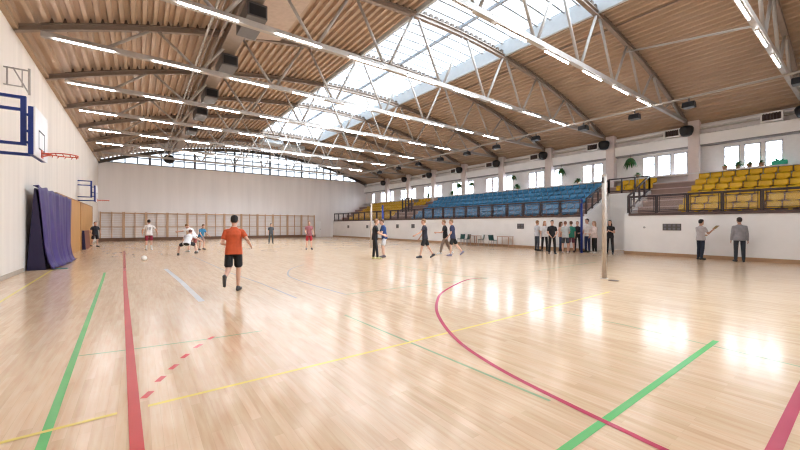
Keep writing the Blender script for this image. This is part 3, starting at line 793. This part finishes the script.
# ------------------------------------------------------------------ people
def Rz(a): return Matrix.Rotation(a, 3, 'Z')
class Blob(MB):
    def cap(s, a, b, ra, rb, n=12, flat=1.0):
        """tapered capsule"""
        a = Vector(a); b = Vector(b); d = b - a; L = d.length
        if L < 1e-5: return s
        d.normalize(); u = Vector((1, 0, 0)) if abs(d.x) < .9 else Vector((0, 1, 0))
        p = d.cross(u).normalized(); q = d.cross(p).normalized(); rings = []
        for t in (-80, -45, -15): rings.append((a + d * ra * math.sin(R(t)), ra * math.cos(R(t))))
        for t in (.5,): rings.append((a + d * L * t, ra + (rb - ra) * t))
        for t in (15, 45, 80): rings.append((b + d * rb * math.sin(R(t)), rb * math.cos(R(t))))
        vs = []; fs = []
        for c, r in rings: vs += [c + r * (math.cos(2 * PI * j / n) * p + flat * math.sin(2 * PI * j / n) * q) for j in range(n)]
        for i in range(len(rings) - 1):
            for j in range(n): fs.append((i * n + j, i * n + (j + 1) % n, (i + 1) * n + (j + 1) % n, (i + 1) * n + j))
        fs.append(tuple(range(n))); fs.append(tuple((len(rings) - 1) * n + j for j in range(n)))
        return s.add(vs, fs)
    def loft(s, rings, n=18):
        """rings: (centre, side vector, front vector)"""
        vs = []; fs = []
        for c, a, b in rings:
            for j in range(n):
                t = 2 * PI * j / n; ct, st = math.cos(t), math.sin(t)
                vs.append(Vector(c) + a * (abs(ct) ** .85 * (1 if ct > 0 else -1)) + b * (abs(st) ** .85 * (1 if st > 0 else -1)))
        for i in range(len(rings) - 1):
            for j in range(n): fs.append((i * n + j, i * n + (j + 1) % n, (i + 1) * n + (j + 1) % n, (i + 1) * n + j))
        fs.append(tuple(range(n))); fs.append(tuple((len(rings) - 1) * n + j for j in range(n)))
        return s.add(vs, fs)

def remeshed(name, mb, m, parent, vox, smooth_it=4):
    me = mb.mesh(name)
    tmp = bpy.data.objects.new(name + '_tmp', me); C.objects.link(tmp)
    r = tmp.modifiers.new('r', 'REMESH'); r.mode = 'VOXEL'; r.voxel_size = vox
    if smooth_it:
        s = tmp.modifiers.new('s', 'SMOOTH'); s.factor = .5; s.iterations = smooth_it
    dg = bpy.context.evaluated_depsgraph_get()
    out = bpy.data.meshes.new_from_object(tmp.evaluated_get(dg)); out.name = name
    bpy.data.objects.remove(tmp)
    for p in out.polygons: p.use_smooth = True
    out.materials.clear(); out.materials.append(m)
    o = bpy.data.objects.new(name, out); C.objects.link(o); o.parent = parent
    return o

cmat = {}
def cloth(col, rough=.8):
    k = tuple(col)
    if k not in cmat: cmat[k] = mat('fabric_%02d' % len(cmat), col, rough, var=.12, scale=9, bump=.1)
    return cmat[k]
SKIN = mat('skin', (.62, .37, .27), .5, var=.05); SKIN2 = mat('skin_tanned', (.50, .28, .19), .5, var=.05)
EYE = mat('eye_dark', (.03, .02, .02), .3); LIP = mat('lip', (.45, .18, .16), .5)
HBLACK = (.012, .010, .010); HBROWN = (.10, .05, .025); HLIGHT = (.25, .14, .07)

def person(label, x, y, face, H=1.76, lean=0, legL=(0, 0, 3), legR=(0, 0, 3), armL=(5, 10, 15, 0), armR=(5, 10, 15, 0), turn=0, nod=0,
           shirt=(.5, .5, .5), sleeve=.55, bottoms=('trousers', (.02, .02, .025)), shoe=(.03, .03, .03), hair=HBROWN, long=False, skin=None,
           foot=('flat', 'flat'), sock=None, fat=1.0, vox=.013, number=None, group=None, hold=None):
    skin = skin or SKIN
    s = H / 1.78
    t = thing('person', label, 'person', (x, y, 0), -R(face), group)
    ln = R(lean); up = Vector((0, math.sin(ln), math.cos(ln))); fr = Vector((0, math.cos(ln), -math.sin(ln))); sd = Vector((1, 0, 0))
    legs = []
    P = Vector((0, 0, 0))
    def legchain(sgn, fl_, kn, ab, ft):
        hip = P + sd * sgn * .092 * s * fat - up * .02 * s
        a = R(ab); f = R(fl_)
        d1 = Vector((sgn * math.sin(a), math.sin(f) * math.cos(a), -math.cos(f) * math.cos(a)))
        th = R(fl_ - kn); a2 = a * .5 if ab < 25 else a * .1
        d2 = Vector((sgn * math.sin(a2), math.sin(th) * math.cos(a2), -math.cos(th) * math.cos(a2)))
        knee = hip + d1 * .43 * s; ank = knee + d2 * .42 * s
        if ft == 'flat': fd = Vector((sgn * .18, .98, 0)).normalized(); dn = Vector((0, 0, -1))
        else:
            fd = Vector((0, math.cos(th - R(ft)), math.sin(th - R(ft)))); dn = d2
        heel = ank + dn * .045 * s - fd * .045 * s; toe = ank + dn * .052 * s + fd * .16 * s
        return [hip, knee, ank, heel, toe]
    LL = legchain(-1, *legL, foot[0]); LR = legchain(1, *legR, foot[1])
    low = min(min(p.z for p in c[2:]) for c in (LL, LR)) - .035 * s
    sh = Vector((0, 0, -low)); P = P + sh
    LL = [p + sh for p in LL]; LR = [p + sh for p in LR]
    sp = lambda v: P + up * v * s
    def armchain(sgn, fl_, ab, el, inw):
        shd = sp(.445) + sd * sgn * .172 * s * (fat * .6 + .4)
        f = R(fl_) + 0 * ln; a = R(ab)
        d1 = Vector((sgn * math.sin(a), math.sin(f) * math.cos(a), -math.cos(f) * math.cos(a)))
        f2 = R(fl_ + el)
        d2 = Vector((sgn * (math.sin(a) * .6 - math.sin(R(inw))), math.sin(f2), -math.cos(f2))).normalized()
        elb = shd + d1 * .29 * s; wr_ = elb + d2 * .25 * s
        return [shd, elb, wr_, d2]
    AL = armchain(-1, *armL); AR = armchain(1, *armR)
    # ---- body
    B = Blob(); f_ = fat
    tors = [(-.09, .09, .085), (-.03, .155, .115), (.04, .165, .118), (.14, .145, .103), (.24, .145, .105), (.36, .160, .12), (.44, .148, .106), (.50, .098, .082), (.55, .060, .058)]
    B.loft([(sp(v), sd * w * s * f_, fr * d * s * f_) for v, w, d in tors])
    neck = sp(.585) + fr * .012 * s
    hn = Matrix.Rotation(R(turn), 3, up) @ Matrix.Rotation(-R(nod), 3, 'X')
    hup = hn @ up; hfr = hn @ fr; hsd = hn @ sd
    hc = neck + hup * .120 * s + hfr * .018 * s
    B.cap(sp(.50), neck + hup * .05 * s, .062 * s, .052 * s)
    HT = [(-.125, .028, .032, .05), (-.11, .048, .06, .03), (-.07, .062, .082, .012), (-.01, .073, .093, 0), (.05, .075, .097, -.004), (.09, .064, .085, -.006), (.115, .042, .055, -.008), (.127, .015, .02, -.008)]
    B.loft([(hc + hup * v * s + hfr * o * s, hsd * w * s, hfr * d * s) for v, w, d, o in HT])
    B.cap(hc + hfr * .088 * s + hup * .02 * s, hc + hfr * .112 * s - hup * .022 * s, .010 * s, .015 * s, 8)   # nose
    for q in (-1, 1): B.cap(hc + hsd * q * .076 * s + hup * .02 * s, hc + hsd * q * .078 * s - hup * .025 * s, .014 * s, .011 * s, 8)   # ears
    for c in (LL, LR):
        B.cap(c[0], c[1], .088 * s * f_, .056 * s); mid = c[1].lerp(c[2], .3)
        B.cap(c[1], mid, .054 * s, .054 * s); B.cap(mid, c[2], .054 * s, .036 * s)
        B.cap(c[3], c[4], .034 * s, .030 * s)
    for sgn, c in ((-1, AL), (1, AR)):
        B.cap(sp(.45) + sd * sgn * .05 * s, c[0], .056 * s, .048 * s)
        B.cap(c[0], c[1], .052 * s, .040 * s); B.cap(c[1], c[2], .040 * s, .026 * s)
        d = c[3]; side = d.cross(sd); side = (side if side.length > .3 else fr).normalized(); nrm = d.cross(side).normalized()
        w = c[2]; B.cap(w, w + d * .075 * s, .026 * s, .030 * s, 10, .6)
        for k in range(4):
            o = (k - 1.5) * .019 * s; L = (.062, .075, .07, .055)[k] * s
            a0 = w + d * .07 * s + side * o; a1 = a0 + d * L * .55; a2 = a1 + (d * .75 - nrm * sgn * -.55).normalized() * L * .5
            B.cap(a0, a1, .0095 * s, .009 * s, 6); B.cap(a1, a2, .009 * s, .008 * s, 6)
        th0 = w + d * .025 * s + side * .024 * s
        th1 = th0 + (d * .6 + side * .7).normalized() * .04 * s
        B.cap(th0, th1, .012 * s, .010 * s, 6); B.cap(th1, th1 + (d * .85 + side * .2).normalized() * .03 * s, .010 * s, .008 * s, 6)
    body = remeshed('body', B, skin, t, vox * .8 * s, 2)
    # ---- shirt
    T = Blob(); g = .02
    hem = -.10 if bottoms[0] != 'tucked' else 0
    ts = [(hem, .186, .14), (-.03, .182, .136), (.04, .176, .13), (.14, .160, .118), (.24, .160, .118), (.36, .176, .135), (.44, .160, .120), (.49, .115, .094), (.53, .076, .070), (.55, .066, .064)]
    T.loft([(sp(v), sd * w * s * f_, fr * d * s * f_) for v, w, d in ts])
    for sgn, c in ((-1, AL), (1, AR)):
        T.cap(sp(.46) + sd * sgn * .05 * s, c[0], .066 * s, .058 * s)
        if sleeve > 0:
            if sleeve <= 1: T.cap(c[0], c[0].lerp(c[1], sleeve), .058 * s, .061 * s)
            else:
                T.cap(c[0], c[1], .063 * s, .052 * s); T.cap(c[1], c[1].lerp(c[2], .95), .054 * s, .038 * s)
    shirt_o = remeshed('shirt', T, cloth(shirt), t, vox * s, 3)
    # ---- bottoms
    kind, bc = bottoms; Q = Blob()
    Q.loft([(sp(v), sd * w * s * f_, fr * d * s * f_) for v, w, d in [(-.12, .12, .105), (-.06, .168, .128), (.0, .172, .126), (.07, .166, .122)]])
    for c in (LL, LR):
        if kind == 'shorts':
            e = c[0].lerp(c[1], .72); Q.cap(c[0], e, .086 * s * f_, .098 * s)
        else:
            Q.cap(c[0], c[1], .085 * s * f_, .072 * s); Q.cap(c[1], c[1].lerp(c[2], .93), .073 * s, .056 * s)
    remeshed('shorts' if kind == 'shorts' else 'trousers', Q, cloth(bc), t, vox * s, 3)
    for c in (LL, LR):
        F = Blob(); F.cap(c[3], c[4], .047 * s, .042 * s, flat=.85); F.cap(c[2], c[3], .047 * s, .042 * s); F.cap(c[2], c[3].lerp(c[4], .6), .042 * s, .040 * s)
        remeshed('shoe', F, cloth(shoe, .5), t, .011 * s, 2)
        if sock is not None:
            K = Blob(); K.cap(c[1].lerp(c[2], .55), c[2], .050 * s, .043 * s); remeshed('sock', K, cloth(sock), t, .011 * s, 1)
    # ---- hair
    Hh = Blob()
    Hh.loft([(hc + hup * v * s + hfr * o * s, hsd * w * s, hfr * d * s) for v, w, d, o in
             [(-.055, .05, .045, -.055), (-.01, .076, .07, -.038), (.045, .083, .092, -.018), (.095, .077, .094, -.008), (.125, .052, .066, -.008), (.14, .02, .025, -.01)]])
    if long:
        Hh.cap(hc - hfr * .07 * s, hc - hfr * .095 * s - hup * .26 * s, .065 * s, .045 * s)
        for q in (-1, 1): Hh.cap(hc - hfr * .02 * s + hsd * q * .07 * s, hc - hfr * .05 * s + hsd * q * .08 * s - hup * .22 * s, .03 * s, .03 * s)
    remeshed('hair', Hh, cloth(hair, .6), t, .011 * s, 2)
    for q in (-1, 1):
        e = hc + hfr * .093 * s + hsd * q * .032 * s + hup * .012 * s
        o = obj('eye', MB().sphere(e, .011 * s, .008 * s, .007 * s, 8, 6), EYE, t, world=False)
    mth = hc + hfr * .088 * s - hup * .055 * s
    obj('mouth', MB().sphere(mth, .022 * s, .010 * s, .007 * s, 8, 6), LIP, t, world=False)
    if number:
        cu = bpy.data.curves.new('shirt_number', 'FONT'); cu.body = number; cu.size = .20 * s; cu.align_x = 'CENTER'; cu.align_y = 'CENTER'; cu.extrude = .004
        cu.materials.append(cloth((.03, .03, .04)))
        tmp = bpy.data.objects.new('number_tmp', cu); C.objects.link(tmp)
        nm = bpy.data.meshes.new_from_object(tmp.evaluated_get(bpy.context.evaluated_depsgraph_get())); bpy.data.objects.remove(tmp)
        no = bpy.data.objects.new('shirt_number', nm); C.objects.link(no); no.parent = t
        no.location = sp(.30) - fr * .131 * s
        no.rotation_euler = (R(90) - ln, 0, 0)
    return t, dict(AL=AL, AR=AR, sp=sp, t=t)

BLK = (.014, .014, .017); NVY = (.018, .028, .075); WHT = (.74, .73, .74)
STAND = dict(legL=(2, 3, 4), legR=(-1, 2, 4))
G1 = 'people standing by the stand wall'; G2 = 'players on the court'
# running man in orange
person('man in an orange shirt and black shorts running away', 1.74, 8.75, 20, 1.72, lean=6, legL=(-12, 60, 1), legR=(4, 8, 0), foot=(10, 'flat'), armL=(-18, 14, 95, 20), armR=(-38, 28, 95, 5),
       shirt=(.58, .10, .035), bottoms=('shorts', (.012, .012, .014)), shoe=(.05, .045, .045), hair=HBLACK, vox=.010, group=G2, fat=1.05)
person('player in a white numbered jersey and maroon shorts, seen from behind', .48, 26.0, 2, 1.82, lean=3, legL=(6, 10, 3), legR=(-4, 8, 3), armL=(-5, 28, 45, 15), armR=(-10, 38, 55, 10),
       shirt=(.76, .74, .73), bottoms=('shorts', (.22, .02, .045)), shoe=(.5, .48, .47), hair=HBLACK, number='10', group=G2, sock=(.6, .6, .58))
person('player in white with black shorts crouching low over the floor', 1.9, 20.3, 25, 1.74, lean=42, legL=(62, 78, 48), legR=(75, 105, 24), armL=(30, 30, 20, 0), armR=(40, 45, 25, 0), nod=-15,
       shirt=(.70, .70, .71), bottoms=('shorts', BLK), shoe=(.04, .035, .03), hair=(.14, .05, .035), group=G2)
person('player in a white shirt bending sideways behind the crouching player', 2.42, 22.3, -40, 1.74, lean=38, legL=(28, 30, 8), legR=(8, 25, 6), armL=(70, 20, 15, 0), armR=(30, 20, 20, 0),
       shirt=(.78, .76, .76), bottoms=('shorts', (.30, .08, .07)), shoe=(.5, .5, .5), hair=HLIGHT, group=G2)
person('player in a teal blue shirt beside the white wall bars', 3.0, 24.3, 150, 1.60, lean=18, legL=(22, 35, 5), legR=(18, 30, 5), armL=(25, 12, 30, 0), armR=(25, 12, 30, 0),
       shirt=(.03, .17, .30), bottoms=('shorts', (.35, .24, .20)), shoe=(.1, .08, .08), hair=HBROWN, group=G2)
person('person in a dark shirt and shorts by the wooden panels', -2.42, 31.9, 150, 1.72, legL=(8, 12, 2), legR=(-10, 14, 2), armL=(0, 25, 35, 20), armR=(0, 25, 35, 20),
       shirt=(.02, .022, .03), bottoms=('shorts', (.02, .015, .02)), shoe=(.06, .05, .05), hair=HBROWN, group=G2)
person('distant person in dark clothes by the wall bars', 8.61, 29.3, 190, 1.62, legL=(6, 4, 5), legR=(-6, 4, 5), shirt=(.06, .065, .075), bottoms=('trousers', (.05, .06, .06)), hair=HBLACK, group=G2)
person('player in a dark red patterned shirt and red shorts near the white door', 8.38, 20.75, 195, 1.74, legL=(0, 2, 6), legR=(0, 2, 6), armL=(5, 12, 30, 0), armR=(5, 14, 60, 20),
       shirt=(.26, .09, .10), bottoms=('shorts', (.36, .02, .03)), shoe=(.05, .05, .06), hair=HBROWN, group=G2, sleeve=.4)
person('player in black shirt and black trousers facing a partner in navy', 8.35, 13.2, 118, 1.76, legL=(-2, 3, 2), legR=(10, 4, 2), armL=(25, 8, 55, 10), armR=(30, 5, 40, 0), lean=4,
       shirt=BLK, bottoms=('trousers', BLK), shoe=(.55, .50, .25), hair=HLIGHT, group=G2)
person('player in a navy shirt and pale shorts facing a partner in black', 9.1, 13.55, 292, 1.78, legL=(16, 22, 2), legR=(4, 10, 2), armL=(25, 10, 55, 5), armR=(25, 8, 55, 10), lean=8,
       shirt=(.018, .05, .16), bottoms=('shorts', (.60, .60, .62)), shoe=(.08, .06, .07), hair=HBROWN, group=G2)
person('player in dark shirt and shorts walking alone with an arm held out', 10.46, 12.28, 310, 1.78, legL=(18, 8, 1), legR=(-20, 12, 1), foot=('flat', 0), armL=(40, 12, 22, 0), armR=(15, 6, 20, 0), lean=3,
       shirt=(.028, .026, .04), bottoms=('shorts', BLK), shoe=(.02, .02, .03), hair=HLIGHT, group=G2)
person('player in dark top and brown trousers half hidden by the navy player', 12.28, 12.85, 315, 1.74, legL=(22, 10, 1), legR=(-14, 14, 1), foot=('flat', 0), armL=(30, 8, 60, 0), armR=(-10, 8, 20, 0), lean=4,
       shirt=BLK, bottoms=('trousers', (.20, .15, .12)), shoe=(.6, .6, .6), hair=HLIGHT, group=G2)
person('player in a dark navy shirt and black shorts walking left', 12.25, 12.3, 318, 1.78, legL=(12, 10, 1), legR=(-24, 16, 1), foot=('flat', 0), armL=(10, 8, 30, 0), armR=(-12, 6, 25, 0), lean=4,
       shirt=(.035, .04, .085), bottoms=('shorts', BLK), shoe=(.25, .22, .30), hair=HLIGHT, group=G2)
# group by the stand wall
person('person in a pale grey shirt and slate trousers at the far end of the group', 18.82, 11.96, 110, 1.76, shirt=(.55, .56, .60), bottoms=('trousers', (.06, .07, .09)), hair=HLIGHT, group=G1, sleeve=.55, **STAND)
person('fair-haired person in a white shirt and black trousers beside the grey shirt', 18.75, 11.44, 220, 1.72, shirt=WHT, bottoms=('trousers', BLK), hair=(.36, .20, .08), long=True, group=G1, **STAND)
person('person all in black with hands clasped in front, nearest of the group', 17.28, 10.12, 232, 1.74, armL=(12, 12, 28, 45), armR=(12, 12, 28, 45), shirt=BLK, bottoms=('trousers', BLK), hair=HBLACK, group=G1, **STAND)
person('brown-haired woman in jeans with a peach top in the group', 19.74, 11.04, 150, 1.68, shirt=(.58, .36, .28), bottoms=('trousers', (.03, .05, .11)), hair=HBROWN, long=True, group=G1, **STAND)
person('person in a grey shirt and dark shorts leaning in toward the group', 18.3, 9.96, 60, 1.70, lean=8, shirt=(.48, .50, .50), bottoms=('shorts', (.06, .065, .075)), shoe=(.5, .4, .38), hair=(.20, .08, .05), group=G1, armL=(25, 8, 50, 15), armR=(25, 8, 50, 15), **STAND)
person('person in a green shirt and maroon shorts in the group', 19.05, 10.04, 40, 1.70, shirt=(.03, .20, .14), bottoms=('shorts', (.13, .04, .06)), shoe=(.05, .02, .025), hair=HBROWN, group=G1, **STAND)
person('woman in a black sleeveless top and black trousers left of the blue post', 19.88, 10.12, 250, 1.70, shirt=BLK, sleeve=0, bottoms=('trousers', (.018, .022, .03)), hair=HLIGHT, group=G1, armL=(10, 10, 75, 30), armR=(10, 10, 75, 30), **STAND)
person('tall person in a white shirt and blue jeans right of the blue post', 19.95, 9.6, 290, 1.84, shirt=(.76, .72, .70), bottoms=('trousers', (.03, .05, .14)), hair=HBLACK, group=G1, **STAND)
person('long-haired woman in a pale pink top and black trousers', 19.5, 9.02, 300, 1.70, shirt=(.72, .60, .57), sleeve=1.5, bottoms=('trousers', BLK), hair=(.34, .20, .12), long=True, shoe=(.6, .55, .5), group=G1, armL=(20, 8, 60, 10), armR=(20, 8, 60, 10), **STAND)
person('woman in black with dark hair and folded arms in front of the recess', 19.55, 8.27, 262, 1.74, shirt=BLK, sleeve=.4, bottoms=('trousers', BLK), hair=HBLACK, long=True, group=G1, armL=(20, 12, 95, 55), armR=(18, 12, 85, 60), **STAND)
# two men by the white wall
tp, q = person('man in pale grey shirt and jeans holding up a notebook by the white wall', 19.62, 4.62, 118, 1.74, shirt=(.50, .46, .47), bottoms=('trousers', (.022, .03, .05)), hair=HBLACK, group=G1, skin=SKIN2,
       armL=(20, 8, 60, 20), armR=(30, 8, 100, 0), legL=(4, 8, 2), legR=(-4, 6, 2))
c = q['AR']
person('man in a grey long-sleeved shirt and dark jeans seen from behind', 19.7, 3.40, 66, 1.80, shirt=(.30, .29, .31), sleeve=1.5, bottoms=('trousers', (.035, .042, .055)), hair=(.03, .02, .018), group=G1, fat=1.08, skin=SKIN2,
       armL=(-2, 9, 12, 0), armR=(-4, 9, 10, 0), legL=(2, 2, 1), legR=(-2, 2, 1))
# clipboard held up by the man in pale grey
import mathutils
Mr = Rz(tp.rotation_euler.z)
hand = Mr @ (c[2] + c[3] * .10) + tp.location
ax = Mr @ c[3]
cb = thing('clipboard', 'small brown notebook held up by the man in pale grey', 'notebook', tuple(hand))
mm = MB().bar(hand - ax * .02, hand + ax * .2, .15, .012, (0, 0, 1)); obj('board', mm, mat('brown_card', (.30, .20, .07), .6), cb)
mm = MB().bar(hand + ax * .17 + Vector((0, 0, .008)), hand + ax * .19 + Vector((0, 0, .008)), .07, .012); obj('clip', mm, CHROME, cb)

# ------------------------------------------------------------------ light
SKY, SKYFILL, HORIZON = 1.45, 29.0, 6.0
w = bpy.data.worlds.new('sky'); S.world = w; w.use_nodes = True
nt = w.node_tree; bg = nt.nodes['Background']
tc = nt.nodes.new('ShaderNodeTexCoord')
def lobe(d, power, gain):
    """brighter sky around direction d (the strong one is added fill from behind, out of view)"""
    n = nt.nodes; d = Vector(d).normalized()
    nm = n.new('ShaderNodeVectorMath'); nm.operation = 'NORMALIZE'; nt.links.new(tc.outputs['Generated'], nm.inputs[0])
    dp = n.new('ShaderNodeVectorMath'); dp.operation = 'DOT_PRODUCT'; dp.inputs[1].default_value = d; nt.links.new(nm.outputs[0], dp.inputs[0])
    mx = n.new('ShaderNodeMath'); mx.operation = 'MAXIMUM'; mx.inputs[1].default_value = 0; nt.links.new(dp.outputs['Value'], mx.inputs[0])
    pw = n.new('ShaderNodeMath'); pw.operation = 'POWER'; pw.inputs[1].default_value = power; nt.links.new(mx.outputs[0], pw.inputs[0])
    ml = n.new('ShaderNodeMath'); ml.operation = 'MULTIPLY'; ml.inputs[1].default_value = gain; nt.links.new(pw.outputs[0], ml.inputs[0])
    return ml.outputs[0]
l1 = lobe((.44, -.68, .54), 4, SKYFILL)  # added sky fill from out of view, brightens floor and walls
ad = nt.nodes.new('ShaderNodeMath'); ad.operation = 'ADD'; ad.inputs[1].default_value = SKY; nt.links.new(l1, ad.inputs[0])
for d in ((1, .0, .0), (.8, .6, .0), (.8, -.6, 0)):          # bright open horizon beyond the stand windows
    l2 = lobe(d, 16, HORIZON); a2 = nt.nodes.new('ShaderNodeMath'); a2.operation = 'ADD'
    nt.links.new(ad.outputs[0], a2.inputs[0]); nt.links.new(l2, a2.inputs[1]); ad = a2
bg.inputs['Color'].default_value = (.86, .95, 1.04, 1)
nt.links.new(ad.outputs[0], bg.inputs['Strength'])
def portal(name, loc, rot, sx, sy):
    l = bpy.data.lights.new(name, 'AREA'); l.shape = 'RECTANGLE'; l.size = sx; l.size_y = sy; l.cycles.is_portal = True
    o = bpy.data.objects.new(name, l); C.objects.link(o); o.location = loc; o.rotation_euler = rot
portal('skylight_portal', ((SKX0 + SKX1) / 2, (YB + SKY1) / 2, 10.5), (0, 0, 0), SKX1 - SKX0, SKY1 - YB)
portal('stand_window_portal', (XS + .12, (YB + YF) / 2, (WZ0 + WZ1) / 2), (0, R(90), 0), WZ1 - WZ0, YF - YB)
portal('gable_window_portal', (10.6, YF + .1, 8.6), (R(-90), 0, 0), 27, 2.7)

# ------------------------------------------------------------------ camera and view
cd = bpy.data.cameras.new('camera'); cam = bpy.data.objects.new('camera', cd); C.objects.link(cam)
cam.location = (0, 0, 1.5); cam.rotation_euler = (R(90), 0, R(-36.4))
cd.sensor_width = 36; cd.lens = 354 / 800 * 36; cd.clip_start = .05; cd.clip_end = 200
S.camera = cam
vs_ = S.view_settings
vs_.view_transform = 'Standard'; vs_.look = 'None'; vs_.exposure = 0.92; vs_.gamma = 1
try: vs_.use_curve_mapping = False
except Exception: pass
S.cycles.use_denoising = True
S.cycles.filter_width = 1.2
S.cycles.max_bounces = 12; S.cycles.diffuse_bounces = 6; S.cycles.transparent_max_bounces = 16
S.cycles.sample_clamp_indirect = 8
